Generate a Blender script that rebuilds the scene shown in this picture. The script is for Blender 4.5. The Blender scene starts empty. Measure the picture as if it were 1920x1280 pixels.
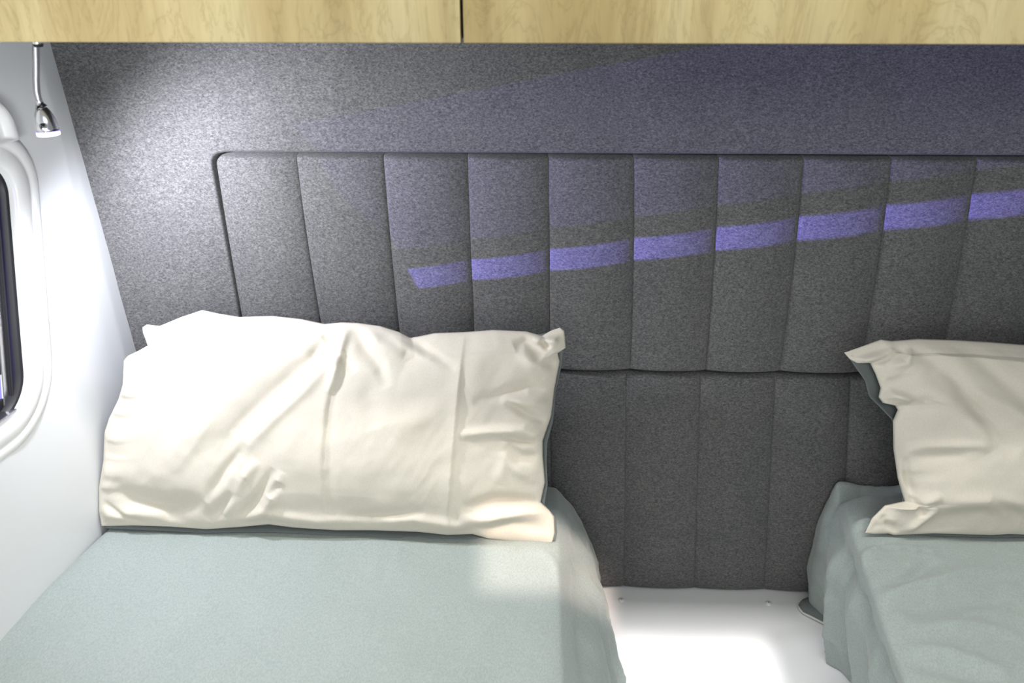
import bpy, math, numpy as np
from mathutils import Vector, Matrix

C = bpy.context.scene.collection
sc = bpy.context.scene

# ------------------------------------------------------------------ camera
F = 1522.0; PITCH = math.radians(24.7); YAW = math.radians(1.7)
EYE = np.array([0.0, -1.30, 1.505])
cam_d = bpy.data.cameras.new('camera'); cam = bpy.data.objects.new('camera', cam_d); C.objects.link(cam)
cam.location = EYE; cam.rotation_euler = (math.pi/2-PITCH, 0, YAW)
cam_d.sensor_width = 36.0; cam_d.lens = F/1920*36.0
cam_d.clip_start = 0.02; cam_d.clip_end = 50
cam_d.dof.use_dof = True; cam_d.dof.focus_distance = 1.42; cam_d.dof.aperture_fstop = 5.0
sc.camera = cam

# ------------------------------------------------------------------ pixel rays
def ray(x, y):
    r = (x-960.0)/F; u = -(y-640.0)/F
    cp, sp = math.cos(PITCH), math.sin(PITCH)
    d = np.array([r, cp+u*sp, -sp+u*cp])
    c, s = math.cos(YAW), math.sin(YAW)
    return np.array([d[0]*c-d[1]*s, d[0]*s+d[1]*c, d[2]])
def on(x, y, n, c):                        # point where the ray meets plane n.p = c
    d = ray(x, y); n = np.asarray(n, float)
    return EYE + d*((c-n@EYE)/(n@d))
def onY(x, y, Y): return on(x, y, (0, 1, 0), Y)
def onZ(x, y, Z): return on(x, y, (0, 0, 1), Z)
def onX(x, y, X): return on(x, y, (1, 0, 0), X)

# ------------------------------------------------------------------ light and exposure
sc.view_settings.view_transform = 'Standard'; sc.view_settings.look = 'None'
sc.view_settings.exposure = 0.0; sc.view_settings.gamma = 1.0
sc.view_settings.use_curve_mapping = False
world = bpy.data.worlds.new('world'); sc.world = world; world.use_nodes = True
world.node_tree.nodes['Background'].inputs[0].default_value = (0.86, 0.92, 1.0, 1)
world.node_tree.nodes['Background'].inputs[1].default_value = 0.64

def aim(o, target):
    d = Vector(target) - o.location
    o.rotation_euler = d.to_track_quat('-Z', 'Y').to_euler()

def area(name, loc, target, sx, sy, power, col, spread=180):
    l = bpy.data.lights.new(name, 'AREA'); l.shape = 'RECTANGLE'; l.size = sx; l.size_y = sy
    l.energy = power; l.color = col; l.spread = math.radians(spread)
    o = bpy.data.objects.new(name, l); C.objects.link(o); o.location = loc; aim(o, target); return o

def spot(name, loc, target, power, col, size, blend, rad):
    l = bpy.data.lights.new(name, 'SPOT'); l.energy = power; l.color = col
    l.spot_size = math.radians(size); l.spot_blend = blend; l.shadow_soft_size = rad
    o = bpy.data.objects.new(name, l); C.objects.link(o); o.location = loc; aim(o, target); return o

ZP0 = 0.371
# soft ceiling panel light behind the photographer
area('ceiling_panel_light', (0.35, -1.55, 1.93), (0.1, -0.5, 0.5), 1.0, 0.5, 7.0, (1.0, 0.97, 0.92))
# added soft fill for the headboard from behind the photographer, low and from the left
area('front_fill_light', (-0.40, -1.95, 1.12), (0.0, 0.0, 1.15), 0.8, 0.9, 4.5, (1.0, 0.95, 0.90))
# side fill, then the light strip on the ceiling just in front of the cabinet: the cabinet shades the end wall from it
area('side_fill_light', (-0.45, -0.90, 1.28), (-0.62, 0.0, 1.30), 0.20, 0.12, 0.75, (0.93, 0.95, 1.0), 90)  # added fill to lift the upper left corner, stands for no fitting
area('ceiling_strip_light', (0.30, -0.43, 1.93), (0.30, -0.43, 0.5), 1.7, 0.03, 12.0, (1.0, 0.98, 0.93))
# two narrow ceiling spots: one bright patch on the platform, one warm patch on the inner edge of the left bed
area('platform_spot', (0.295, -1.05, 1.93), (0.295, -0.270, ZP0), 0.28, 0.40, 0.42, (1.0, 0.98, 0.96), 2.5)
area('bed_spot', (0.035, -1.10, 1.93), (0.035, -0.255, ZP0+0.275), 0.23, 0.14, 0.13, (1.0, 0.80, 0.68), 2.5)
# violet hall lighting coming in low through the side window
spot('violet_hall_light', (-7.44, -3.33, 0.05), (-0.75, -0.50, 1.09), 11500.0, (0.25, 0.20, 1.0), 7, 0.1, 0.02)
# reading lamp beam (its head is built further down)
LAMP = onY(82, 226, -0.26)
spot('reading_lamp_light', LAMP + np.array([0.014, 0.0, -0.040]), LAMP + np.array([0.46, 0.22, -0.50]), 14.5, (0.88, 0.89, 1.0), 178, 0.7, 0.02)

# ------------------------------------------------------------------ numpy noise
_rng = np.random.RandomState(7)
_lat = _rng.rand(64, 64)*2-1
def vnoise(x, y):
    x = np.asarray(x, float); y = np.asarray(y, float)
    xi = np.floor(x).astype(int); yi = np.floor(y).astype(int)
    fx = x-xi; fy = y-yi
    fx = fx*fx*fx*(fx*(fx*6-15)+10); fy = fy*fy*fy*(fy*(fy*6-15)+10)
    a = _lat[xi % 64, yi % 64]; b = _lat[(xi+1) % 64, yi % 64]
    c = _lat[xi % 64, (yi+1) % 64]; d = _lat[(xi+1) % 64, (yi+1) % 64]
    return (a*(1-fx)+b*fx)*(1-fy)+(c*(1-fx)+d*fx)*fy
def fbm(x, y, o=3):
    s = 0; a = 1.0
    for k in range(o):
        s = s+a*vnoise(x*2**k+17.3*k, y*2**k+5.1*k); a *= 0.5
    return s
def sstep(a, b, x):
    t = np.clip((x-a)/(b-a), 0, 1); return t*t*(3-2*t)
def crease(PX, PY, pts, w, amp, kind='g'):
    best = np.full(PX.shape, 1e9); tt = np.zeros(PX.shape); sg = np.ones(PX.shape)
    pts = np.asarray(pts, float)
    seg = np.linalg.norm(np.diff(pts, axis=0), axis=1); L = seg.sum(); acc = 0
    for k in range(len(pts)-1):
        a = pts[k]; d = pts[k+1]-a; l2 = d@d
        t = np.clip(((PX-a[0])*d[0]+(PY-a[1])*d[1])/l2, 0, 1)
        dx = PX-(a[0]+t*d[0]); dy = PY-(a[1]+t*d[1])
        ds = np.hypot(dx, dy); m = ds < best
        best = np.where(m, ds, best); tt = np.where(m, (acc+t*seg[k])/L, tt)
        sg = np.where(m, np.sign(d[0]*dy-d[1]*dx), sg); acc += seg[k]
    tap = np.clip(4.2*tt*(1-tt), 0, 1)**0.8
    if kind == 'e': f = np.exp(-best/w)
    elif kind == 's': f = sg*np.tanh(best/(w*.35))*np.exp(-(best/w)**2)     # step: raised on one side
    else: f = np.exp(-(best/w)**2)
    return amp*f*tap

# ------------------------------------------------------------------ mesh helpers
def link(name, verts, faces, mat, parent=None, smooth=True, org=None, mat_idx=None):
    verts = np.asarray(verts, float)
    if parent is not None: base = np.array(parent.get('_w', (0, 0, 0)), float)
    elif org is not None: base = np.array(org, float)
    else: base = np.zeros(3)
    me = bpy.data.meshes.new(name); me.from_pydata((verts-base).tolist(), [], [tuple(int(i) for i in f) for f in faces])
    me.update()
    if smooth: me.polygons.foreach_set('use_smooth', [True]*len(me.polygons))
    o = bpy.data.objects.new(name, me); C.objects.link(o); me.materials.append(mat)
    if parent is not None: o.parent = parent; o['_w'] = tuple(float(v) for v in base)
    else: o.location = base; o['_w'] = tuple(float(v) for v in base)
    return o
def thing(name, label, cat, loc, group=None):
    o = bpy.data.objects.new(name, None); C.objects.link(o); o.location = loc
    o.empty_display_size = 0.05
    o['label'] = label; o['category'] = cat; o['_w'] = tuple(float(v) for v in loc)
    if group: o['group'] = group
    return o
def tag(o, label, cat, group=None):
    o['label'] = label; o['category'] = cat
    if group: o['group'] = group
def struct(o): o['kind'] = 'structure'; return o
def grid_faces(n, m, off=0, flip=False):
    i, j = np.meshgrid(np.arange(n-1), np.arange(m-1), indexing='ij')
    a = (off+i*m+j).ravel(); b = a+m; c = b+1; d = a+1
    return (np.stack([a, d, c, b], 1) if flip else np.stack([a, b, c, d], 1)).tolist()
def box(name, lo, hi, mat, parent=None, bevel=0.0, seg=2, org=None):
    import bmesh
    bm = bmesh.new(); bmesh.ops.create_cube(bm, size=1.0)
    lo = np.array(lo, float); hi = np.array(hi, float)
    for v in bm.verts:
        v.co = Vector((lo+hi)/2+np.array(v.co)*(hi-lo))
    if bevel > 0:
        bmesh.ops.bevel(bm, geom=bm.edges[:], offset=bevel, segments=seg, affect='EDGES', profile=0.5)
    bm.verts.ensure_lookup_table()
    vs = [tuple(v.co) for v in bm.verts]; fs = [[v.index for v in f.verts] for f in bm.faces]; bm.free()
    return link(name, vs, fs, mat, parent, smooth=False, org=org)
def tube_data(path, radii, n=14, cap=True):
    path = np.asarray(path, float); m = len(path); radii = np.broadcast_to(np.asarray(radii, float), (m,))
    T = np.gradient(path, axis=0); T /= np.linalg.norm(T, axis=1)[:, None]
    ref = np.array([0.13, 0.97, 0.2]); V = []
    for k in range(m):
        a = np.cross(T[k], ref); a /= np.linalg.norm(a); b = np.cross(T[k], a)
        for q in range(n):
            t = 2*math.pi*q/n; V.append(path[k]+radii[k]*(math.cos(t)*a+math.sin(t)*b))
    Fc = []
    for k in range(m-1):
        for q in range(n):
            r = (q+1) % n; Fc.append([k*n+q, k*n+r, (k+1)*n+r, (k+1)*n+q])
    if cap:
        Fc.append([q for q in range(n)]); Fc.append([(m-1)*n+q for q in range(n)][::-1])
    return V, Fc
def tube(name, path, radii, mat, parent=None, n=14, org=None):
    V, Fc = tube_data(path, radii, n); return link(name, V, Fc, mat, parent, org=org)

# ------------------------------------------------------------------ materials
def new_mat(name):
    m = bpy.data.materials.new(name); m.use_nodes = True
    nt = m.node_tree; b = nt.nodes['Principled BSDF']; return m, nt, b
def lin(c):
    return tuple((v/255/12.92) if v/255 <= 0.04045 else ((v/255+0.055)/1.055)**2.4 for v in c)+(1,)
def plain(name, col, rough=0.5, metal=0.0, spec=0.5, coat=0):
    m, nt, b = new_mat(name)
    b.inputs['Base Color'].default_value = tuple(col)+(1,) if len(col) == 3 else col
    b.inputs['Roughness'].default_value = rough; b.inputs['Metallic'].default_value = metal
    b.inputs['Specular IOR Level'].default_value = spec; b.inputs['Coat Weight'].default_value = coat
    return m
def coords(nt, scale=(1, 1, 1)):
    g = nt.nodes.new('ShaderNodeNewGeometry'); mp = nt.nodes.new('ShaderNodeMapping')
    mp.inputs['Scale'].default_value = scale; nt.links.new(g.outputs['Position'], mp.inputs['Vector']); return mp.outputs['Vector']
def noise(nt, vec, scale, detail=2, rough=0.5, dist=0):
    n = nt.nodes.new('ShaderNodeTexNoise'); n.inputs['Scale'].default_value = scale
    n.inputs['Detail'].default_value = detail; n.inputs['Roughness'].default_value = rough
    n.inputs['Distortion'].default_value = dist
    nt.links.new(vec, n.inputs['Vector']); return n.outputs['Fac']
def ramp(nt, fac, stops, interp='LINEAR'):
    r = nt.nodes.new('ShaderNodeValToRGB'); r.color_ramp.interpolation = interp
    e = r.color_ramp.elements
    while len(e) < len(stops): e.new(0.5)
    for k, (p, c) in enumerate(stops):
        e[k].position = p; e[k].color = c if len(c) == 4 else tuple(c)+(1,)
    nt.links.new(fac, r.inputs['Fac']); return r.outputs['Color']
def mixc(nt, fac, a, b, mode='MIX'):
    m = nt.nodes.new('ShaderNodeMix'); m.data_type = 'RGBA'; m.blend_type = mode
    if isinstance(fac, (int, float)): m.inputs[0].default_value = fac
    else: nt.links.new(fac, m.inputs[0])
    for s, v in ((6, a), (7, b)):
        if isinstance(v, tuple): m.inputs[s].default_value = v
        else: nt.links.new(v, m.inputs[s])
    return m.outputs[2]
def bump(nt, b, h, strength, dist):
    n = nt.nodes.new('ShaderNodeBump'); n.inputs['Strength'].default_value = strength
    n.inputs['Distance'].default_value = dist
    nt.links.new(h, n.inputs['Height']); nt.links.new(n.outputs['Normal'], b.inputs['Normal'])

def felt(name, base):
    m, nt, b = new_mat(name)
    v = coords(nt, (0.62, 1, 1))
    f1 = noise(nt, v, 330, 3, 0.65, 0.6); f2 = noise(nt, coords(nt, (0.5, 1, 1.1)), 700, 1, 0.5)
    big = noise(nt, coords(nt), 9, 3, 0.6)
    k = base
    c = ramp(nt, f1, [(0.33, (k*.42, k*.43, k*.46)), (0.50, (k*.95, k*.95, k*.96)), (0.66, (k*1.75, k*1.75, k*1.75))])
    c = mixc(nt, 0.45, c, ramp(nt, f2, [(0.35, (k*.5, k*.5, k*.52)), (0.65, (k*1.6, k*1.6, k*1.58))]))
    c = mixc(nt, 1.0, c, ramp(nt, big, [(0.3, (.93, .93, .94)), (0.7, (1.07, 1.06, 1.05))]), 'MULTIPLY')
    nt.links.new(c, b.inputs['Base Color'])
    b.inputs['Roughness'].default_value = 0.95; b.inputs['Specular IOR Level'].default_value = 0.12
    b.inputs['Sheen Weight'].default_value = 0.12; b.inputs['Sheen Roughness'].default_value = 0.5
    bump(nt, b, f1, 0.35, 0.0012)
    return m
def cloth(name, c0, c1, sheen=0.1, weave=1.0, streak=(1, 1, 1)):
    m, nt, b = new_mat(name)
    v = coords(nt, streak)
    f = noise(nt, v, 520, 3, 0.65); g = noise(nt, coords(nt, streak), 14, 4, 0.6); fine = noise(nt, coords(nt), 950, 1)
    c = mixc(nt, g, c0, c1)
    c = mixc(nt, 0.8*weave, c, ramp(nt, f, [(0.35, (.76, .76, .76)), (0.65, (1.16, 1.16, 1.16))]), 'MULTIPLY')
    nt.links.new(c, b.inputs['Base Color'])
    b.inputs['Roughness'].default_value = 0.9; b.inputs['Specular IOR Level'].default_value = 0.15
    b.inputs['Sheen Weight'].default_value = sheen
    bump(nt, b, fine, 0.15, 0.0004)
    return m
def oak(name, seed):
    m, nt, b = new_mat(name)
    mp = nt.nodes.new('ShaderNodeMapping'); g = nt.nodes.new('ShaderNodeNewGeometry')
    mp.inputs['Location'].default_value = (seed*3.7, seed, 0)
    mp.inputs['Scale'].default_value = (1, 1, 0.10); nt.links.new(g.outputs['Position'], mp.inputs['Vector'])
    v = mp.outputs['Vector']
    broad = noise(nt, v, 9, 2, 0.5, 0.4); mid = noise(nt, v, 34, 3, 0.55, 0.8); fine = noise(nt, v, 240, 2, 0.6)
    mp2 = nt.nodes.new('ShaderNodeMapping'); mp2.inputs['Scale'].default_value = (1, 1, 0.34)
    mp2.inputs['Location'].default_value = (seed, 0, 0.3); nt.links.new(g.outputs['Position'], mp2.inputs['Vector'])
    fig = noise(nt, mp2.outputs['Vector'], 16, 4, 0.62, 2.6)
    c = ramp(nt, broad, [(0.30, lin((156, 139, 94))), (0.5, lin((174, 158, 114))), (0.68, lin((183, 171, 130)))])
    c = mixc(nt, 0.55, c, ramp(nt, mid, [(0.33, (.76, .73, .66)), (0.48, (1, 1, 1)), (0.64, (1.05, 1.05, 1.05))]), 'MULTIPLY')
    c = mixc(nt, 0.6, c, ramp(nt, fig, [(0.38, (1.03, 1.03, 1.03)), (0.47, (1, 1, 1)), (0.50, (.78, .76, .70)), (0.53, (1, 1, 1)), (0.62, (1.06, 1.06, 1.05))]), 'MULTIPLY')
    c = mixc(nt, 0.35, c, ramp(nt, fine, [(0.35, (.86, .86, .84)), (0.6, (1.04, 1.04, 1.04))]), 'MULTIPLY')
    nt.links.new(c, b.inputs['Base Color']); b.inputs['Roughness'].default_value = 0.5
    b.inputs['Specular IOR Level'].default_value = 0.3
    bump(nt, b, fine, 0.08, 0.0006)
    return m

FELT = felt('heather_felt', 0.116)
FELT_LOW = felt('heather_felt_lower', 0.108)
CREAM = cloth('cream_cotton', lin((212, 206, 191)), lin((217, 211, 198)), 0.05, 0.25)
GREYBACK = cloth('grey_cotton', lin((104, 112, 111)), lin((116, 123, 122)), 0.05, 0.3)
SHEET = cloth('sage_grey_chambray', lin((148, 159, 155)), lin((158, 167, 164)), 0.25, 0.6, (1, 0.5, 1))
MATT = cloth('mattress_ticking', lin((92, 96, 94)), lin((100, 104, 102)), 0.1, 0.8)
OAK1 = oak('pale_oak', 1.0); OAK2 = oak('pale_oak_second', 2.6)
WHITEWALL = plain('white_wall_laminate', (0.70, 0.72, 0.73), 0.45, spec=0.4)
WHITEGLOSS = plain('white_gloss_board', (0.88, 0.89, 0.90), 0.35, spec=0.4)
WPLAST = plain('white_plastic', (0.78, 0.79, 0.78), 0.35)
CHROME = plain('satin_chrome', (0.62, 0.63, 0.66), 0.18, 1.0)
NECK = plain('brushed_steel', (0.42, 0.43, 0.45), 0.4, 1.0)
ALU = plain('aluminium', (0.55, 0.56, 0.60), 0.28, 1.0)
RUBBER = plain('black_rubber', (0.012, 0.012, 0.016), 0.5)
DARK = plain('dark_gap', (0.02, 0.016, 0.015), 0.8)
PIPING = plain('white_piping', (0.7, 0.7, 0.68), 0.8)
LENS, nt, b = new_mat('lit_lens')
b.inputs['Emission Color'].default_value = (0.86, 0.85, 1.0, 1); b.inputs['Emission Strength'].default_value = 9.0
RIM, nt, b = new_mat('lit_violet_rim')
b.inputs['Emission Color'].default_value = (0.16, 0.10, 1.0, 1); b.inputs['Emission Strength'].default_value = 1.6
PANE, nt, b = new_mat('tinted_window_pane')
tr = nt.nodes.new('ShaderNodeBsdfTransparent'); tr.inputs[0].default_value = (0.40, 0.40, 0.43, 1)
gl = nt.nodes.new('ShaderNodeBsdfGlossy'); gl.inputs['Roughness'].default_value = 0.03
mx = nt.nodes.new('ShaderNodeMixShader'); mx.inputs[0].default_value = 0.07
nt.links.new(tr.outputs[0], mx.inputs[1]); nt.links.new(gl.outputs[0], mx.inputs[2])
nt.links.new(mx.outputs[0], nt.nodes['Material Output'].inputs['Surface'])

# ------------------------------------------------------------------ levels
ZP = float(onY(1300, 1107, -0.02)[2])          # white platform
ZB = ZP + 0.275                               # top of both beds
XL = -0.700                                  # left wall near the head end
ZC = float(onY(960, 79, -0.30)[2])             # underside of the cabinet
CEIL = 1.98
print('levels', ZP, ZB, ZC)

# ------------------------------------------------------------------ the setting
struct(box('floor', (-1.2, -3.2, -0.05), (2.4, 0.10, 0.0), WHITEGLOSS))
struct(box('ceiling', (-0.82, -1.35, CEIL), (2.2, 0.10, CEIL+0.04), WHITEWALL))
struct(box('wall_back', (-0.90, 0.0, 0.0), (2.2, 0.04, CEIL), FELT))
struct(box('wall_right', (2.15, -3.2, 0.0), (2.19, 0.10, CEIL), WHITEWALL))

# left wall: gently leaning sheet with a coved corner and the window opening
def wall_x(Y, Z):
    # leans as the corner line of the photograph does, and opens towards the room
    x = np.interp(Z, [0.896, 1.40, 1.98], [-0.698, -0.730, -0.765])
    x = x - 0.19*np.clip(-Y-0.07, 0, 0.40) - 0.05*np.clip(-Y-0.47, 0, 3)
    return x
WY0, WY1, WZ0, WZ1, WR = -0.222, -0.80, 0.918, 1.262, 0.050    # window opening
def rrect(n, y0, y1, z0, z1, r):
    """closed rounded rectangle in (Y,Z)"""
    pts = []
    for cy, cz, a0 in ((y0-r, z1-r, 0), (y1+r, z1-r, 90), (y1+r, z0+r, 180), (y0-r, z0+r, 270)):
        for k in range(n):
            a = math.radians(a0+90*k/(n-1)); z = cz+r*math.sin(a)
            pts.append((cy+r*math.cos(a)+0.30*(z-1.10), z))
    return np.array(pts)
def wall_left():
    inner = rrect(10, WY0+0.01, WY1-0.01, WZ0-0.01, WZ1+0.01, WR)
    y0, y1, z0, z1 = 0.02, -3.2, 0.0, CEIL
    n = len(inner); cy, cz = inner.mean(0)
    # project each inner point outward to the wall's outer rectangle
    outer = []
    for p in inner:
        d = p-np.array([cy, cz]); s = 1e9
        for ax, lo, hi in ((0, y1, y0), (1, z0, z1)):
            c = (cy, cz)[ax]
            if d[ax] > 1e-9: s = min(s, (hi-c)/d[ax])
            if d[ax] < -1e-9: s = min(s, (lo-c)/d[ax])
        outer.append(np.array([cy, cz])+d*s)
    outer = np.array(outer)
    # snap nearest to the corners
    for cyy, czz in ((y0, z1), (y1, z1), (y1, z0), (y0, z0)):
        k = np.argmin(np.hypot(outer[:, 0]-cyy, outer[:, 1]-czz)); outer[k] = (cyy, czz)
    R = 60; V = []; Fc = []
    for i in range(R):
        t = (i/(R-1))**1.2
        P = inner*(1-t)+outer*t
        for (y, z) in P: V.append((float(wall_x(y, z)), y, z))
    for i in range(R-1):
        for k in range(n):
            q = (k+1) % n; Fc.append((i*n+k, i*n+q, (i+1)*n+q, (i+1)*n+k))
    m = len(V)
    V += [(x-0.035, y, z) for (x, y, z) in V]
    Fc += [(m+a, m+d, m+c, m+b) for (a, b, c, d) in Fc]
    for k in range(n):
        q = (k+1) % n
        Fc.append((k, m+k, m+q, q))
        Fc.append(((R-1)*n+k, (R-1)*n+q, m+(R-1)*n+q, m+(R-1)*n+k))
    return struct(link('wall_left', V, Fc, WHITEWALL))
wall_left()

# window: moulded white frame, aluminium sash, dark tinted pane, catch, blind cassette
wx = float(wall_x(-0.4, 1.1))
win = thing('window_1', '', '', (wx, (WY0+WY1)/2, WZ0)); del win['label']; del win['category']; win['kind'] = 'structure'
def ring_loft(name, specs, mat, parent):
    """specs: list of (grow, x offset) loops around the opening; corner radius follows"""
    V = []; n = 14
    for g, dx in specs:
        for (y, z) in rrect(n, WY0+g, WY1-g, WZ0-g, WZ1+g, max(WR+g, 0.004)):
            V.append((float(wall_x(y, z))+dx, y, z))
    m = 4*n; Fc = []; L = len(specs)
    for i in range(L):
        for k in range(m):
            q = (k+1) % m; j = (i+1) % L; Fc.append((i*m+k, i*m+q, j*m+q, j*m+k))
    return link(name, V, Fc, mat, parent)
ring_loft('window_frame', [(-0.001, -0.05), (-0.001, 0.004), (0.002, 0.008), (0.008, 0.009), (0.022, 0.007), (0.025, 0.0045), (0.027, 0.007), (0.040, 0.005), (0.047, 0.001), (0.048, -0.004), (0.010, -0.01), (0.0, -0.05)], WPLAST, win)
ring_loft('seal', [(-0.001, -0.050), (-0.001, -0.006), (-0.005, -0.008), (-0.006, -0.050)], RUBBER, win)
ring_loft('sash', [(-0.005, -0.052), (-0.005, -0.038), (-0.007, -0.036), (-0.010, -0.037), (-0.011, -0.052)], ALU, win)
def wbar(name, y0, y1, z0, z1, x0, x1, mat, bv=0.001):
    o = box(name, (wx+x0, y1, z0), (wx+x1, y0, z1), mat, win, bv)
    yc = (WY0+WY1)/2
    for v in o.data.vertices:
        v.co.x += float(wall_x(v.co.y+yc, 1.1)-wall_x(-0.24, 1.1)); v.co.y += 0.30*(v.co.z+WZ0-1.10)      # the opening leans like its frame
    return o
wx = float(wall_x(-0.24, 1.1))
wbar('stile', -0.236, -0.247, WZ0+0.008, WZ1-0.008, -0.026, -0.018, ALU, 0.002)
wbar('stile', -0.2345, -0.2365, WZ0+0.008, WZ1-0.008, -0.024, -0.012, RUBBER)
wbar('rail', -0.247, WY1, 0.9755, 1.0076, -0.022, -0.018, RUBBER)
wbar('rail', -0.247, WY1, 1.2176, WZ1, -0.022, -0.018, RUBBER)
wbar('bottom_rail', -0.247, WY1, WZ0+0.006, 0.942, -0.022, -0.018, RUBBER)
wbar('pane', -0.247, WY1, 1.0076, 1.2176, -0.021, -0.019, PANE, 0)
wbar('sill_channel', WY0-0.01, WY1, WZ0+0.001, WZ0+0.009, -0.026, 0.000, ALU, 0.002)
# added black wall and floor, keeping the bright world background out of the window
struct(box('dark_backdrop_wall', (-9.6, -12.0, -1.0), (-9.5, 14.0, 9.0), RUBBER))
struct(box('dark_backdrop_floor', (-9.5, -12.0, -1.05), (-1.3, 14.0, -1.0), RUBBER))

# ------------------------------------------------------------------ padded wall around the headboard
TS = 0.016           # padding thickness of the surround
def pad_profile(d, r):                       # rolls off to zero at an edge
    t = np.clip(d/r, 0, 1); return np.sqrt(np.clip(1-(1-t)**2, 0, 1))
YH = -0.028          # face of the channelled headboard
def px_wall(x, y, Y=YH+0.006): p = onY(x, y, Y); return np.array([p[0], p[2]])
def surround():
    inn = []
    # inner path, from the bottom of the left strip up, round the corner, then to the right
    for t in np.linspace(0, 1, 60): inn.append(px_wall(500+(403-500)*t, 840+(312-840)*t))
    c0 = px_wall(403, 312); c2 = px_wall(428, 286); cc = px_wall(397.5, 286)
    for t in np.linspace(0, 1, 12)[1:-1]: inn.append((1-t)**2*c0+2*t*(1-t)*cc+t*t*c2)
    for t in np.linspace(0, 1, 260): inn.append(px_wall(428+(2700-428)*t, 285.5+(296-285.5)*t))
    inn = np.array(inn); n = len(inn)
    out = []
    xl = -0.76; zt = 1.50
    for k, p in enumerate(inn):
        if k < 60: out.append((xl, 0.70+(zt-0.70)*(k/64.0)))
        elif k < 70: out.append((xl+(k-60)*0.004, zt*0+1.46+0.004*(k-60)))
        else: out.append((max(xl+0.03+(k-70)*0.0095, p[0]-0.0) if k < 110 else p[0], zt))
    out = np.array(out)
    M = 70; V = []
    for j in range(M):
        t = (j/(M-1))**1.6
        P = inn*(1-t)+out*t
        d = np.linalg.norm(P-inn, axis=1)
        h = TS*pad_profile(d, 0.006)+0.0015*fbm(P[:, 0]*9, P[:, 1]*9, 2)*np.clip(d/0.03, 0, 1)
        # soft mitre pull running out of the corner
        a = px_wall(335, 262); b2 = px_wall(398, 298)
        h = h+crease(P[:, 0], P[:, 1], [a, b2], 0.006, -0.0022)+crease(P[:, 0], P[:, 1], [px_wall(180, 170), b2], 0.03, -0.0015)
        for q in range(n): V.append((P[q, 0], -0.012-h[q], P[q, 1]))
    V = np.array(V).reshape(M, n, 3)
    back = V[0].copy(); back[:, 1] = -0.001
    V = np.concatenate([back[None], V], 0)
    return link('wall_padding', V.reshape(-1, 3), grid_faces(M+1, n), FELT, org=None)
s = surround(); tag(s, 'smooth grey felt padding on the end wall above and left of the channelled headboard', 'wall padding')

# ------------------------------------------------------------------ channelled headboard
def channel(name, TLx, TRx, BLx, BRx, yt, yb, Y0, dep, bulge, mat, parent, bowl=0.0, bowr=0.0, rTL=0, n=26, m=60, seed=0, endr=0.006, flat=0.7):
    """one upholstered channel between two stitched seams; x given at the top and bottom pixel rows"""
    V = []
    U = 0.5-0.5*np.cos(np.linspace(0, math.pi, n)); Vv = np.linspace(0, 1, m)
    Vv = 0.5*(Vv+0.5-0.5*np.cos(Vv*math.pi))
    for v in Vv:
        xl = TLx+(BLx-TLx)*v+bowl*4*v*(1-v); xr = TRx+(BRx-TRx)*v+bowr*4*v*(1-v)
        yl = yt(xl)*(1-v)+yb(xl)*v; yr = yt(xr)*(1-v)+yb(xr)*v
        A = px_wall(xl, yl); B = px_wall(xr, yr)
        if rTL > 0:
            H = np.linalg.norm(px_wall(TLx, yt(TLx))-px_wall(BLx, yb(BLx)))
            dv = v*H
            if dv < rTL: A = A+(B-A)/np.linalg.norm(B-A)*(rTL-math.sqrt(max(rTL**2-(rTL-dv)**2, 0)))
        H = np.linalg.norm(px_wall(TLx, yt(TLx))-px_wall(BLx, yb(BLx)))
        de = min(v, 1-v)*H
        e = float(pad_profile(de, endr)); e2 = float(pad_profile(de, 0.05))
        for u in U:
            P = A*(1-u)+B*u
            w = 1-abs(2*u-1)**2.2
            s = 1-abs(2*u-1)**36
            h = (dep*0.90+dep*0.10*s+bulge*w*(flat+(1-flat)*e2))*e
            h += 0.0009*float(fbm(P[0]*14+seed, P[1]*10, 2))*e*s
            V.append((P[0], Y0-h, P[1]))
    V = np.array(V).reshape(m, n, 3)
    G = np.zeros((m+2, n+2, 3)); G[1:-1, 1:-1] = V       # skirt back to the wall
    G[0, 1:-1] = V[0]; G[-1, 1:-1] = V[-1]; G[:, 0] = G[:, 1]; G[:, -1] = G[:, -2]
    for sl in (G[0], G[-1]): sl[:, 1] = Y0+0.002
    G[:, 0, 1] = Y0+0.002; G[:, -1, 1] = Y0+0.002
    return link(name, G.reshape(-1, 3), grid_faces(m+2, n+2), mat, parent)

hb = thing('headboard', 'wide grey felt headboard with vertical padded channels and a rounded corner', 'headboard', (0.3, 0.0, float(px_wall(1000, 690)[1])))
yt = lambda x: 287.5+(x-400)*0.0045; yb = lambda x: 692.5+(x-1050)*0.0125
tops = [404, 556, 719, 877, 1028, 1188, 1347, 1506, 1671, 1831, 1993, 2160, 2330, 2500]
bots = [472, 618, 757, 892, 1031, 1181, 1322, 1460, 1610, 1755, 1900, 2045, 2190, 2340]
bow = [-2, -4, -2, -1, 0, 2, 3, 4, 4, 4, 4, 4, 4, 4]
for k in range(len(tops)-1):
    channel('padded_channel', tops[k], tops[k+1], bots[k], bots[k+1], yt, yb, -0.006, 0.019, 0.0105, FELT, hb,
            bow[k], bow[k+1], rTL=0.020 if k == 0 else 0, seed=k*3.1)
lb = thing('lower_headboard', 'darker grey felt lower panel with vertical channels between the two beds', 'headboard panel', (0.3, 0.0, ZP))
ytl = lambda x: 699+(x-1050)*0.0125; ybl = lambda x: 1103+(x-1130)*0.023
lt = [735, 884, 1030, 1175, 1314, 1455, 1596, 1740, 1885]
lbx = [760, 900, 1036, 1169, 1302, 1434, 1578, 1715, 1850]
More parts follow.
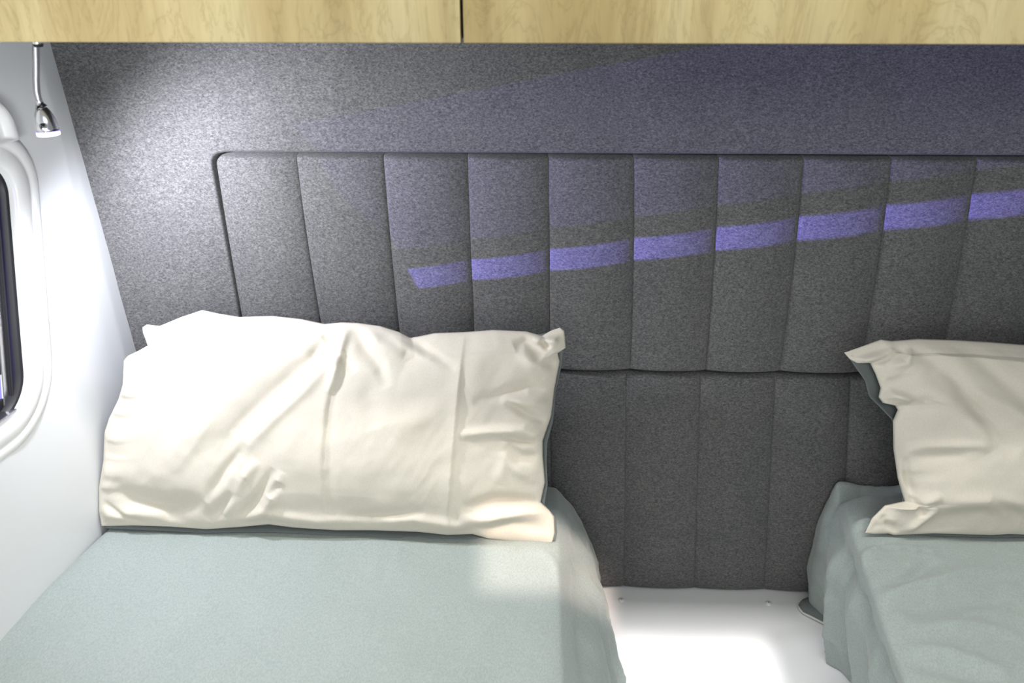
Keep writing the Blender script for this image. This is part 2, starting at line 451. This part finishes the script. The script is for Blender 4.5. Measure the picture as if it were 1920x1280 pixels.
for k in range(len(lt)-1):
    sm = 0.005 if k == 2 else 0.010
    channel('padded_channel', lt[k], lt[k+1], lbx[k], lbx[k+1], ytl, ybl, -0.004, 0.015, sm, FELT_LOW, lb,
            0, 0, seed=40+k*2.3, endr=0.006, flat=0.1)

# ------------------------------------------------------------------ overhead cabinet
YC = -0.30
xs = float(onY(868, 40, YC)[0])
cb = thing('overhead_cabinet', 'pale oak overhead cabinet above the headboard with two flush doors', 'cabinet', (0.55, 0.0, ZC))
box('body', (-0.755, YC+0.002, ZC+0.004), (2.14, -0.002, CEIL-0.002), DARK, cb)
box('door', (-0.765, YC-0.018, ZC), (xs-0.0018, YC+0.001, CEIL-0.01), OAK1, cb, 0.0012)
box('door', (xs+0.0018, YC-0.018, ZC), (xs+1.02, YC+0.001, CEIL-0.01), OAK2, cb, 0.0012)
box('door', (xs+1.0236, YC-0.018, ZC), (2.14, YC+0.001, CEIL-0.01), OAK1, cb, 0.0012)

# ------------------------------------------------------------------ white platform between the beds
pf = thing('bed_platform', 'glossy white platform board between the two beds', 'platform', (0.4, -0.9, 0.0))
box('board', (-0.68, -2.0, ZP-0.04), (2.1, -0.004, ZP), WHITEGLOSS, pf, 0.002)
box('plinth', (-0.66, -1.98, 0.0), (2.08, -0.01, ZP-0.04), WHITEGLOSS, pf)
for (x, y) in ((1165, 1125), (1441, 1131)):
    p = onZ(x, y, ZP)
    V, Fc = tube_data([p+[0, 0, -0.001], p+[0, 0, 0.0016], p+[0, 0, 0.0028], p+[0, 0, 0.0030]], [0.0058, 0.0058, 0.004, 0.001], 20)
    link('screw_cap', V, Fc, WPLAST, pf)

# ------------------------------------------------------------------ beds
YEND = -1.92
def sheet_mesh(name, label, side, mat, ridge, foot, far_x, crs, seed, side_folds):
    """draped sheet. ridge/foot: lists of (Y, X) giving the top edge line and the foot of the drape on the platform."""
    T = np.concatenate([np.linspace(0, 0.62, 210), np.linspace(0.62, 1, 60)[1:]])
    Ys = -0.034+(YEND+0.034)*T
    # cross-section parameter: 0..1 top (from wall/far side to ridge), 1..2 rounded shoulder and side
    S = np.concatenate([np.linspace(0, 0.80, 90), np.linspace(0.80, 1, 50)[1:], np.linspace(1, 2, 90)[1:]])
    rx = np.interp(-Ys, [-a for a, b in ridge], [b for a, b in ridge]); fx = np.interp(-Ys, [-a for a, b in foot], [b for a, b in foot])
    fxw = [far_x if side < 0 else float(wall_x(Y, ZB))+0.003 for Y in Ys]
    V = np.zeros((len(Ys), len(S), 3)); H = ZB-ZP-0.002
    R = 0.045
    for i, Y in enumerate(Ys):
        hd = float(pad_profile(-0.034-Y+0.004, 0.060))          # rounded at the head end
        for j, s in enumerate(S):
            if s <= 1:
                x = fxw[i]+(rx[i]-fxw[i])*s; z = ZB; nrm = (0, 0, 1)
                ex = abs(rx[i]-x)
                z = ZB-0.010*(1-float(pad_profile(ex, 0.05)))
                if abs(fxw[i]-x) < 0.03: z -= 0.012*(1-float(pad_profile(abs(fxw[i]-x), 0.03)))
            else:
                t = s-1
                w = (fx[i]-rx[i])
                z = ZB-0.010-(H-0.010)*t
                bulge = math.sin(math.pi*min(t*1.0, 1))**0.8*(0.012 if side > 0 else 0.024)*side
                x = rx[i]+w*(1-(1-t)**1.9)+bulge*0.8
            V[i, j] = (x, Y, z)
        V[i, :, 2] -= (1-hd)*(0.030 if side > 0 else 0.006)*np.clip((V[i, :, 2]-ZP)/H, 0, 1)
    Yg = V[..., 1]; Xg = V[..., 0]
    t = np.clip(S-1, 0, 1)[None, :]
    topm = sstep(1.04, 0.93, S)[None, :]
    # gentle unevenness of the top
    V[..., 2] += topm*((0.0028 if side > 0 else 0.0045)*fbm(Xg*5+seed, Yg*6, 4)+(0.0003 if side > 0 else 0.0012)*fbm(Xg*14+Yg*9+seed, Yg*40-Xg*8, 3))
    # sharp little creases of rumpled cotton
    k_ = 1.0 if side > 0 else 2.2
    ga = (Xg*0.9+Yg*0.45)*(26 if side > 0 else 16)+seed; gb = (Yg*0.9-Xg*0.45)*(9 if side > 0 else 34)
    msk = sstep(-0.3, 0.5, fbm(Xg*6+3+seed, Yg*6, 2))
    V[..., 2] += topm*0.0009*k_*(1-np.abs(fbm(ga, gb, 3)))**2*msk
    V[..., 0] += side*(1-topm)*0.0022*(1-np.abs(fbm(Yg*26+t*5+seed, t*3.2+Yg*4, 3)))**2*sstep(0, .12, t)
    V[..., 0] += side*(-0.009*np.exp(-((t-0.15)/0.06)**2)+0.006*np.exp(-((t-0.33-0.1*Yg)/0.09)**2)+0.0022*np.exp(-((t-0.80)/0.018)**2))*sstep(-0.05, -0.16, Yg)
    # folds hanging down the side
    fold = side_folds(Yg, t)
    V[..., 0] += side*fold*sstep(0.0, 0.25, t)
    V[..., 0] += side*0.0035*fbm(Yg*9+seed, t*3+Yg*0, 3)*sstep(0, .2, t)
    V[:, :, 0] += side*0.0012*fbm(Yg*40, t*9, 2)*sstep(0, .1, t)
    # creases measured from the photograph on the top plane
    for pts, w, a, kind in crs:
        P = [onZ(x, y, ZB)[:2] for x, y in pts]
        V[..., 2] += (3.0 if side < 0 else 2.0)*crease(Xg, Yg, P, w, a, kind)*sstep(1.4, 0.98, S)[None, :]
    n, m = len(Ys), len(S)
    fc = grid_faces(n, m, flip=(side < 0))
    o = link(name, V.reshape(-1, 3), fc, mat, org=(float(np.mean(rx)), -0.9, ZP))
    sol = o.modifiers.new('thickness', 'SOLIDIFY'); sol.thickness = 0.0016; sol.offset = -1
    tag(o, label, 'bed sheet')
    return o

def ln(pts, z): return sorted([(float(onZ(x, y, z)[1]), float(onZ(x, y, z)[0])) for x, y in pts], reverse=True)
rL = ln([(1048, 925), (1052, 1000), (1053, 1100), (1060, 1280)], ZB)
rL = [(0.0, rL[0][1]-0.002)]+rL+[(YEND, rL[-1][1]-0.01)]
fL = ln([(1116, 1103), (1127, 1180), (1143, 1280)], ZP)
fL = [(0.0, fL[0][1])]+fL+[(YEND, fL[-1][1]-0.01)]
def folds_left(Y, t):
    a = 0.010*np.exp(-((Y+0.215+0.10*t)/0.016)**2)-0.009*np.exp(-((Y+0.27+0.14*t)/0.018)**2)
    a += 0.008*np.exp(-((Y+0.34+0.16*t)/0.03)**2)-0.006*np.exp(-((Y+0.12)/0.02)**2)
    a += 0.006*np.sin(Y*38+2*t)*t
    return 1.7*a*(0.35+0.65*t)
xfar = -0.735
print('left ridge', rL, 'foot', fL)
crsL = [([(350, 1000), (300, 1140), (230, 1270)], 0.020, 0.0012, 'g'), ([(430, 1180), (560, 1280)], 0.010, 0.0012, 's'),
        ([(720, 1130), (700, 1200), (680, 1278)], 0.006, 0.0012, 's'), ([(560, 1240), (760, 1255), (900, 1280)], 0.012, 0.0012, 'g'),
        ([(745, 1015), (720, 1100)], 0.012, 0.0010, 's'), ([(1000, 1020), (1040, 1050), (1055, 1100)], 0.008, 0.002, 'g')]
sheet_mesh('bed_sheet', 'pale blue-grey sheet on the left bed, pulled smooth and brightly lit', 1, SHEET, rL, fL, xfar, crsL, 3.0, folds_left)

rR = ln([(1590, 960), (1622, 1060), (1655, 1160), (1700, 1280)], ZB)
rR = [(0.0, float(onZ(1566, 893, ZB)[0]))]+rR+[(YEND, rR[-1][1]+0.01)]
fR = ln([(1522, 1112), (1552, 1185), (1592, 1280)], ZP)
fR = [(0.0, fR[0][1]-0.004)]+fR+[(YEND, fR[-1][1]+0.01)]
print('right ridge', rR, 'foot', fR)
def folds_right(Y, t):
    a = 0.011*np.exp(-((Y+0.150+0.05*t)/0.014)**2)-0.010*np.exp(-((Y+0.195+0.07*t)/0.014)**2)
    a += 0.009*np.exp(-((Y+0.245+0.10*t)/0.018)**2)-0.007*np.exp(-((Y+0.30+0.12*t)/0.02)**2)
    a += 0.008*np.exp(-((Y+0.36+0.14*t)/0.016)**2)+0.006*np.exp(-((Y+0.07)/0.02)**2)
    a += 0.005*np.sin(Y*44+3*t+1)*t
    return 1.7*a*(0.3+0.7*t)
crsR = [([(1545, 905), (1600, 893), (1680, 885)], 0.012, 0.006, 'g'), ([(1550, 930), (1620, 915), (1690, 912)], 0.014, -0.008, 'g'),
        ([(1620, 1030), (1680, 1022), (1800, 1040)], 0.004, 0.0022, 's'), ([(1610, 1060), (1620, 1035), (1650, 1022)], 0.006, 0.002, 'g'),
        ([(1640, 1120), (1740, 1095), (1860, 1060)], 0.012, 0.0030, 'g'), ([(1660, 1100), (1700, 1085), (1760, 1050)], 0.010, -0.0026, 'g'),
        ([(1690, 1150), (1800, 1135), (1910, 1120)], 0.012, -0.0024, 'g'), ([(1700, 1180), (1800, 1175), (1915, 1190)], 0.012, 0.003, 'g'),
        ([(1690, 1215), (1770, 1225), (1900, 1262)], 0.012, 0.003, 'g'), ([(1700, 1240), (1780, 1262), (1880, 1280)], 0.012, -0.002, 'g'),
        ([(1600, 985), (1640, 975)], 0.010, 0.004, 'g')]
sheet_mesh('bed_sheet', 'sage green-grey sheet on the right bed, rumpled and hanging in folds', -1, SHEET, rR, fR, 1.22, crsR, 8.0, folds_right)

# mattresses under the sheets
def mattress(label, x0, x1):
    m = thing('mattress', label, 'mattress', ((x0+x1)/2, -0.95, ZP), None)
    box('core', (x0, YEND+0.03, ZP+0.001), (x1, -0.050, ZB-0.045), MATT, m, 0.035, 4)
    return m
mattress('thick grey mattress under the pale smooth sheet of the left bed', -0.67, rL[1][1]-0.005)
mattress('thick grey mattress under the rumpled sheet of the right bed', rR[1][1]+0.03, 1.19)

# loose sheet corner poking out at the foot of the right bed, with a light edge
p0 = onZ(1500, 1134, ZP)
def resample3(p, n):
    p = np.asarray(p, float); d = np.r_[0, np.cumsum(np.linalg.norm(np.diff(p, axis=0), axis=1))]
    t = np.linspace(0, d[-1], n); q = np.stack([np.interp(t, d, p[:, k]) for k in range(3)], 1)
    for _ in range(6): q[1:-1] = (q[:-2]+2*q[1:-1]+q[2:])/4
    return q
def flap():
    out = [(1497, 1133), (1503, 1125), (1518, 1119), (1545, 1117), (1575, 1130), (1575, 1175), (1545, 1165), (1522, 1153), (1506, 1146)]
    P = np.array([onZ(x, y, ZP+0.008)[:2] for x, y in out]); c = P.mean(0)
    V = []; n = len(P)
    for z, k in ((0.001, 0.97), (0.004, 1.0), (0.009, 0.99), (0.014, 0.9), (0.018, 0.62), (0.020, 0.2)):
        for p in P: q = c+(p-c)*k; V.append((q[0], q[1], ZP+z))
    Fc = []
    for i in range(5):
        for q in range(n): r = (q+1) % n; Fc.append((i*n+q, i*n+r, (i+1)*n+r, (i+1)*n+q))
    Fc.append(tuple(range(5*n, 6*n))); Fc.append(tuple(range(n))[::-1])
    o = link('mattress_pad', V, Fc, GREYBACK, org=(float(c[0]), float(c[1]), ZP))
    tag(o, 'small grey pad corner with white edging sticking out beside the right bed', 'pad')
    path = [np.append(c+(P[k]-c)*1.03, ZP+0.0045) for k in (2, 1, 0, 8, 7, 6)]
    tube('piping', resample3(path, 30), 0.0022, PIPING, o, 8)
flap()

# ------------------------------------------------------------------ pillows
def resample(pts, n):
    pts = np.asarray(pts, float); d = np.r_[0, np.cumsum(np.linalg.norm(np.diff(pts, axis=0), axis=1))]
    t = np.linspace(0, d[-1], n); return np.stack([np.interp(t, d, pts[:, 0]), np.interp(t, d, pts[:, 1])], 1)
def coons(top, bot, left, right, n, m):
    T = resample(top, n); B = resample(bot, n); L = resample(left, m); R = resample(right, m)
    u = np.linspace(0, 1, n)[None, :, None]; v = np.linspace(0, 1, m)[:, None, None]
    T_, B_ = T[None], B[None]; L_, R_ = L[:, None], R[:, None]
    return (1-v)*T_+v*B_+(1-u)*L_+u*R_-((1-u)*(1-v)*T[0]+u*(1-v)*T[-1]+(1-u)*v*B[0]+u*v*B[-1])
def plane_from(bx, by, Yb, Zb, Yt, Zt):
    """leaning plane through line (Yb,Zb)-(Yt,Zt), extruded in X; returns normal (towards the room) and offset"""
    d = np.array([0, Yt-Yb, Zt-Zb]); d /= np.linalg.norm(d)
    n = np.cross(d, [1, 0, 0]); 
    if n[1] > 0: n = -n
    return n, float(n@np.array([0, Yb, Zb]))

def pillow(label, front, back, plane, Tf, Tb, crs, seed, n=300, m=190, loc=(0, 0, 0)):
    N, c0 = plane
    th = thing('pillow', label, 'pillow', loc)
    u = np.linspace(-1, 1, n)[None, :]; v = np.linspace(-1, 1, m)[:, None]
    eu = 1-np.abs(u); ev = 1-np.abs(v)
    W = (np.clip(1-np.abs(u)**3.2, 0, 1)**0.62)*(np.clip(1-np.abs(v)**2.4, 0, 1)**0.72)
    P = coons(*front, n, m); PX, PY = P[..., 0], P[..., 1]
    rel = np.zeros((m, n))
    for pts, w, a, kind in crs: rel += 1.55*crease(PX, PY, pts, w*0.92, a, kind)
    edge = np.minimum(eu*1.9, ev)
    e01 = sstep(0.0, 0.30, edge)
    # puckers running in from the seams
    rel += 0.0030*fbm(u*13+seed, v*0.7, 2)*np.where(v > 0, 1.0, 0.45)*np.exp(-(ev/0.15)**2)*sstep(0, 0.05, ev)
    rel += 0.0046*fbm(u*0.7, v*8+seed, 2)*np.exp(-(eu/0.13)**2)*sstep(0, 0.03, eu)
    rel += (0.0035*fbm(PX/150+seed, PY/120, 2)+0.0007*fbm(PX/42, PY/36+seed, 2))*e01
    wob = fbm((0.83*PX+0.55*PY)/44+seed*3, (0.83*PY-0.55*PX)/150, 3)
    rel += 0.0011*(1-np.abs(wob))*e01*sstep(-0.35, 0.35, fbm(PX/210+9, PY/170+seed, 2))
    hf = Tf*W+rel*sstep(0.0, 0.10, edge)
    V = np.zeros((m, n, 3))
    for i in range(m):
        for j in range(n):
            V[i, j] = on(PX[i, j], PY[i, j], N, c0)
    # silhouette comes from the flat outline; the filling pushes along the normal
    Vf = V+N*hf[..., None]
    f = link('front_panel', Vf.reshape(-1, 3), grid_faces(m, n), CREAM, th)
    Pb = coons(*back, 120, 80)
    ub = np.linspace(-1, 1, 120)[None, :]; vb = np.linspace(-1, 1, 80)[:, None]
    Wb = (np.clip(1-np.abs(ub)**3.0, 0, 1)**0.6)*(np.clip(1-np.abs(vb)**2.6, 0, 1)**0.6)
    Vb = np.zeros((80, 120, 3))
    for i in range(80):
        for j in range(120): Vb[i, j] = on(Pb[i, j, 0], Pb[i, j, 1], N, c0-0.0025)
    hb_ = Tb*Wb+0.002*fbm(ub*6+seed, vb*4, 2)*np.clip((1-np.abs(vb))/0.1, 0, 1)
    Vb = Vb-N*hb_[..., None]
    b_ = link('back_panel', Vb.reshape(-1, 3), grid_faces(80, 120, flip=True), GREYBACK, th)
    b_['label'] = 'grey reverse side of the pillowcase'
    for o in (f, b_):
        s_ = o.modifiers.new('thickness', 'SOLIDIFY'); s_.thickness = 0.0012; s_.offset = -1
    return th

# left pillow, outline measured from the photograph
LT = [(267, 614), (275, 608), (299, 611), (340, 594), (379, 581), (412, 588), (449, 594), (511, 592), (566, 598), (609, 607), (640, 604), (671, 605), (714, 611), (749, 622), (770, 633), (792, 629), (815, 624), (874, 622), (925, 618), (987, 621), (1016, 629), (1034, 619), (1050, 614)]
LR = [(1050, 614), (1058, 620), (1061, 652), (1046, 662), (1050, 677), (1040, 728), (1034, 779), (1018, 826), (1018, 853), (1022, 904), (1014, 941), (1030, 956), (1039, 968), (1040, 1000), (1035, 1017)]
LB = [(190, 986), (250, 985), (316, 987), (387, 992), (449, 988), (504, 983), (551, 989), (629, 994), (699, 994), (784, 997), (839, 1003), (886, 1001), (917, 1010), (956, 1014), (1035, 1017)]
LL = [(267, 614), (268, 624), (277, 649), (258, 660), (238, 669), (232, 677), (230, 722), (222, 749), (205, 783), (196, 810), (194, 861), (185, 915), (185, 958), (190, 986)]
def grow(pts, dx, dy): return [(x+dx, y+dy) for x, y in pts]
LRb = [(1050, 620), (1056, 628), (1056, 660), (1052, 690), (1042, 735), (1037, 790), (1026, 830), (1025, 870), (1027, 910), (1021, 945), (1034, 962), (1043, 975), (1045, 1000), (1041, 1014)]
LBb = [(198, 988), (250, 991), (316, 994), (387, 998), (449, 996), (504, 996), (551, 999), (629, 1003), (699, 1006), (784, 1010), (839, 1011), (886, 1012), (917, 1014), (956, 1017), (1041, 1014)]
LTb = [(275, 622), (300, 622), (379, 600), (449, 605), (566, 606), (714, 622), (770, 640), (874, 630), (987, 630), (1050, 620)]
LLb = [(275, 622), (285, 655), (245, 680), (236, 730), (210, 790), (200, 860), (192, 930), (198, 990)]
YB1 = float(onZ(600, 1000, ZB+0.006)[1])
plL = plane_from(0, 0, YB1, ZB+0.004, -0.080, ZB+0.40)
print('left pillow foot Y', YB1)
crL = [  # polyline (pixels), width px, height m, kind
    ([(872, 624), (866, 700), (857, 800), (850, 880), (840, 1000)], 4.0, 0.0028, 'e'),
    ([(872, 624), (866, 700), (857, 800), (850, 880), (840, 1000)], 16, 0.0016, 's'),
    ([(650, 640), (640, 700), (628, 760), (622, 850), (620, 985)], 5.0, -0.0026, 'e'),
    ([(652, 640), (644, 700), (630, 760), (626, 850), (624, 985)], 16, 0.0022, 's'),
    ([(622, 622), (600, 665), (545, 715), (480, 775), (410, 850)], 17, -0.0040, 'g'),
    ([(640, 660), (590, 720), (530, 775), (470, 840)], 12, 0.0032, 'g'),
    ([(605, 640), (560, 655), (500, 690), (400, 790), (300, 900)], 26, 0.0034, 'g'),
    ([(610, 625), (640, 655), (668, 680), (675, 692)], 8, -0.0060, 'g'),
    ([(655, 610), (650, 640), (640, 700), (632, 730)], 9, 0.0070, 'g'),
    ([(668, 612), (690, 650), (720, 680), (735, 720)], 12, -0.0050, 'g'),
    ([(690, 612), (715, 640), (765, 660)], 12, 0.0050, 'g'),
    ([(770, 634), (800, 655), (860, 685)], 9, -0.0050, 'g'),
    ([(735, 626), (780, 655), (830, 672), (862, 678)], 9, 0.0036, 'g'),
    ([(640, 690), (600, 660), (615, 640)], 12, -0.0040, 'g'),
    ([(275, 655), (330, 628), (400, 610), (470, 603), (560, 604)], 15, -0.0058, 'g'),
    ([(262, 672), (330, 648), (400, 628), (500, 615)], 16, 0.0040, 'g'),
    ([(285, 612), (300, 640), (330, 650)], 7, -0.0040, 'g'),
    ([(290, 645), (345, 612), (380, 592)], 8, 0.0030, 'g'),
    ([(215, 905), (260, 930), (330, 945), (400, 930)], 22, -0.0080, 'g'),
    ([(190, 975), (260, 958), (320, 962)], 14, 0.0040, 'g'),
    ([(196, 940), (240, 965), (285, 985)], 7, -0.0040, 'g'),
    ([(480, 820), (440, 870), (400, 930)], 11, -0.0045, 'g'),
    ([(500, 850), (470, 890), (430, 960)], 11, 0.0052, 'g'),
    ([(475, 880), (455, 915), (395, 970)], 12, -0.0060, 'g'),
    ([(530, 865), (500, 915), (450, 975)], 9, -0.0046, 'g'),
    ([(545, 870), (520, 930), (480, 975)], 10, 0.0040, 'g'),
    ([(540, 890), (520, 920)], 9, -0.0050, 'g'),
    ([(410, 980), (500, 955), (600, 972), (700, 965)], 12, 0.0042, 'g'),
    ([(700, 975), (780, 965), (860, 980), (940, 960)], 12, 0.0048, 'g'),
    ([(640, 962), (720, 955), (800, 952)], 10, -0.0036, 'g'),
    ([(870, 945), (930, 930), (985, 935), (1010, 945)], 14, -0.0100, 'g'),
    ([(860, 965), (930, 958), (990, 950), (1030, 962)], 14, 0.0088, 'g'),
    ([(900, 990), (960, 975), (1020, 985)], 12, -0.0040, 'g'),
    ([(1020, 665), (985, 640), (965, 650)], 12, -0.0060, 'g'),
    ([(1048, 640), (1020, 632), (1000, 640)], 8, 0.0070, 'g'),
    ([(1030, 655), (1012, 636)], 6, -0.0060, 'g'),
    ([(1042, 700), (1000, 680), (975, 655)], 12, 0.0046, 'g'),
    ([(1036, 735), (990, 720), (940, 735), (890, 745)], 12, -0.0044, 'g'),
    ([(1036, 755), (990, 750), (940, 740)], 10, 0.0044, 'g'),
    ([(1028, 790), (985, 770), (950, 745)], 8, -0.0056, 'g'),
    ([(1018, 818), (980, 800), (920, 800), (860, 805)], 10, 0.0060, 'g'),
    ([(1018, 826), (980, 822), (940, 810)], 8, -0.0056, 'g'),
    ([(1015, 850), (975, 850), (950, 825)], 13, -0.0060, 'g'),
    ([(1018, 900), (980, 880), (950, 850), (940, 900)], 14, 0.0040, 'g'),
    ([(880, 720), (800, 770), (740, 800)], 24, 0.0030, 'g'),
    ([(720, 700), (700, 740), (720, 790)], 24, -0.0030, 'g'),
]
pillow('cream cotton pillow with pressed creases standing on the left bed', (LT, LB, LL, LR), (LTb, LBb, LLb, LRb), plL, 0.050, 0.040, crL, 2.0,
       loc=(-0.29, YB1+0.04, ZB))

# right pillow
RX = 2330
RT = [(1583, 661), (1611, 651), (1652, 636), (1672, 639), (1721, 635), (1789, 637), (1858, 641), (1920, 646), (2100, 655), (RX, 662)]
RL = [(1583, 661), (1593, 673), (1607, 681), (1631, 680), (1641, 700), (1651, 727), (1647, 744), (1655, 755), (1678, 760), (1683, 768), (1674, 789), (1675, 841), (1683, 896), (1690, 920), (1696, 939), (1659, 947), (1635, 971), (1622, 999)]
RB = [(1622, 999), (1640, 1001), (1666, 1000), (1676, 1003), (1748, 1000), (1789, 1001), (1858, 1003), (1892, 1001), (1920, 1002), (2100, 1005), (RX, 1008)]
RR = [(RX, 662), (RX+20, 800), (RX+15, 900), (RX, 1008)]
RTb = [(1590, 668), (1660, 650), (1789, 645), (1920, 655), (RX, 670)]
RLb = [(1590, 668), (1604, 689), (1621, 713), (1631, 744), (1652, 765), (1672, 786), (1690, 830), (1695, 900), (1690, 950), (1650, 975), (1621, 995)]
RBb = [(1621, 995), (1660, 1000), (1748, 1004), (1858, 1008), (1920, 1007), (RX, 1010)]
RRb = [(RX, 670), (RX+10, 800), (RX+5, 900), (RX, 1010)]
YB2 = float(onZ(1800, 1002, ZB+0.006)[1])
plR = plane_from(0, 0, YB2, ZB+0.004, -0.085, ZB+0.38)
crR = [
    ([(1590, 664), (1630, 655), (1665, 645)], 7, -0.0040, 'g'),
    ([(1600, 675), (1640, 668), (1680, 655)], 8, 0.0050, 'g'),
    ([(1625, 684), (1655, 668), (1700, 650)], 9, -0.0060, 'g'),
    ([(1700, 650), (1690, 675), (1660, 685)], 8, 0.0040, 'g'),
    ([(1655, 720), (1690, 705), (1760, 695)], 16, -0.0034, 'g'),
    ([(1650, 745), (1665, 735), (1700, 745)], 9, 0.0070, 'g'),
    ([(1680, 765), (1700, 750), (1730, 740)], 9, -0.0030, 'g'),
    ([(1700, 650), (1760, 690), (1800, 740), (1840, 800), (1880, 830)], 16, -0.0060, 'g'),
    ([(1690, 690), (1750, 740), (1800, 790), (1830, 830)], 22, 0.0050, 'g'),
    ([(1780, 640), (1850, 700), (1920, 760), (1990, 800)], 18, -0.0038, 'g'),
    ([(1740, 700), (1860, 750), (1920, 790)], 14, 0.0028, 'g'),
    ([(1680, 835), (1720, 825), (1780, 822), (1830, 820)], 10, 0.0038, 'g'),
    ([(1690, 850), (1740, 845), (1790, 840)], 10, -0.0030, 'g'),
    ([(1688, 850), (1692, 890), (1705, 925)], 7, -0.0056, 'g'),
    ([(1680, 850), (1684, 890), (1692, 925)], 6, 0.0040, 'g'),
    ([(1700, 925), (1712, 940), (1722, 960)], 7, -0.0060, 'g'),
    ([(1660, 950), (1690, 943), (1720, 935), (1750, 915)], 10, 0.0060, 'g'),
    ([(1650, 965), (1665, 985), (1680, 1000)], 7, -0.0040, 'g'),
    ([(1690, 998), (1720, 970), (1745, 945)], 9, 0.0050, 'g'),
    ([(1715, 1000), (1760, 965), (1830, 955), (1900, 975)], 22, -0.0100, 'g'),
    ([(1830, 920), (1880, 945), (1930, 985)], 13, -0.0060, 'g'),
    ([(1750, 930), (1820, 925), (1900, 935)], 16, 0.0040, 'g'),
]
pillow('cream pillow with grey reverse standing on the right bed, cut off by the frame', (RT, RB, RL, RR), (RTb, RBb, RLb, RRb), plR, 0.050, 0.040, crR, 5.0,
       loc=(0.85, YB2+0.04, ZB))

# ------------------------------------------------------------------ reading lamp
lp_base = np.array([LAMP[0]-0.012, LAMP[1]+0.005, ZC])
rl = thing('reading_lamp', 'small lit chrome gooseneck reading lamp hanging below the cabinet by the window', 'lamp', tuple(lp_base))
def atlamp(x, y, dy=0.0): return onY(x, y, LAMP[1]+dy)
neck = [atlamp(66, 60), atlamp(67, 85), atlamp(68, 120), atlamp(68, 150), atlamp(69, 172), atlamp(73, 188), atlamp(76, 200)]
neck = np.array(neck); tt = np.linspace(0, 1, 120)
dd = np.r_[0, np.cumsum(np.linalg.norm(np.diff(neck, axis=0), axis=1))]; dd /= dd[-1]
npth = np.stack([np.interp(tt, dd, neck[:, k]) for k in range(3)], 1)
for _ in range(20): npth[1:-1] = (npth[:-2]+npth[2:]+2*npth[1:-1])/4
npth[0, 2] = ZC+0.03
rad = 0.0033+0.0004*np.cos(np.arange(120)*math.pi)          # ribbed flexible tube
tube('gooseneck', npth, rad*1.15, NECK, rl, 14)
pc = npth[8].copy(); 
V, Fc = tube_data([np.array([npth[0, 0], npth[0, 1], ZC+0.006]), np.array([npth[0, 0], npth[0, 1], ZC-0.004]), np.array([npth[0, 0], npth[0, 1], ZC-0.010])], [0.0075, 0.0072, 0.005], 24)
link('base', V, Fc, CHROME, rl)
A = atlamp(77, 198); B = atlamp(91, 251)
ax = (B-A)/np.linalg.norm(B-A); Lh = np.linalg.norm(B-A)
s1 = np.linalg.norm(atlamp(108, 244)-atlamp(62, 256))/2*0.78
prof = [(0.0, 0.16), (0.02, 0.30), (0.08, 0.46), (0.2, 0.66), (0.35, 0.82), (0.5, 0.92), (0.65, 0.98), (0.8, 1.0), (0.9, 1.0)]
V, Fc = tube_data([A+ax*Lh*a for a, r in prof], [s1*r for a, r in prof], 32)
link('lamp_head', V, Fc, CHROME, rl)
V, Fc = tube_data([A+ax*Lh*0.885, A+ax*Lh*0.925], [s1*1.02]*2, 32)
r_ = link('rim', V, Fc, RIM, rl); r_['label'] = 'glowing violet rim'
V, Fc = tube_data([A+ax*Lh*0.925, A+ax*Lh*1.04, A+ax*Lh*1.05], [s1*1.0, s1*0.98, s1*0.9], 32)
l_ = link('lens', V, Fc, LENS, rl); l_['label'] = 'lit white lens'
V, Fc = tube_data([npth[-14], npth[-6], A+ax*0.002], [0.0035, 0.0048, 0.0075], 20)
link('collar', V, Fc, CHROME, rl)
q = A+ax*Lh*0.66+np.array([0.004, -s1*0.95, 0])
V, Fc = tube_data([q+[0, 0.002, 0], q+[0, -0.003, 0], q+[0, -0.004, 0]], [0.004, 0.004, 0.002], 14)
link('switch', V, Fc, CHROME, rl)

# white moulded blind cassette above the window opening
def cassette():
    pa = onX(40, 262, -0.725); pb = onX(5, 172, -0.735)
    y0, z0, z1 = float(pa[1]), float(pa[2]), float(pb[2])+0.004
    specs = [(0, 0.0), (0, 0.012), (-0.003, 0.018), (-0.009, 0.021), (-0.016, 0.019), (-0.019, 0.012), (-0.021, 0.010)]
    V = []; n = 10
    for g, dx in specs:
        for cy, cz, a0, r in ((y0+g, z1+g, 0, 0.045), (-0.85, z1+g, 90, 0.045), (-0.85, z0-g*0.3, 180, 0.006), (y0+g, z0-g*0.3, 270, 0.006)):
            r = max(r+g, 0.004); sy = 1 if a0 in (0, 270) else -1; sz = 1 if a0 in (0, 90) else -1
            cy_, cz_ = cy-sy*r, cz-sz*r
            for k in range(n):
                a = math.radians(a0+90*k/(n-1)); y = cy_+r*math.cos(a); z = cz_+r*math.sin(a)
                V.append((float(wall_x(y, z))+dx-0.001, y, z))
    m = 4*n; Fc = []
    for i in range(len(specs)-1):
        for k in range(m):
            q = (k+1) % m; Fc.append((i*m+k, i*m+q, (i+1)*m+q, (i+1)*m+k))
    Fc.append(tuple(range((len(specs)-1)*m, len(specs)*m)))
    return link('blind_cassette', V, Fc, WPLAST, win)
cassette()

# drop helper properties
for o in bpy.data.objects:
    if '_w' in o: del o['_w']
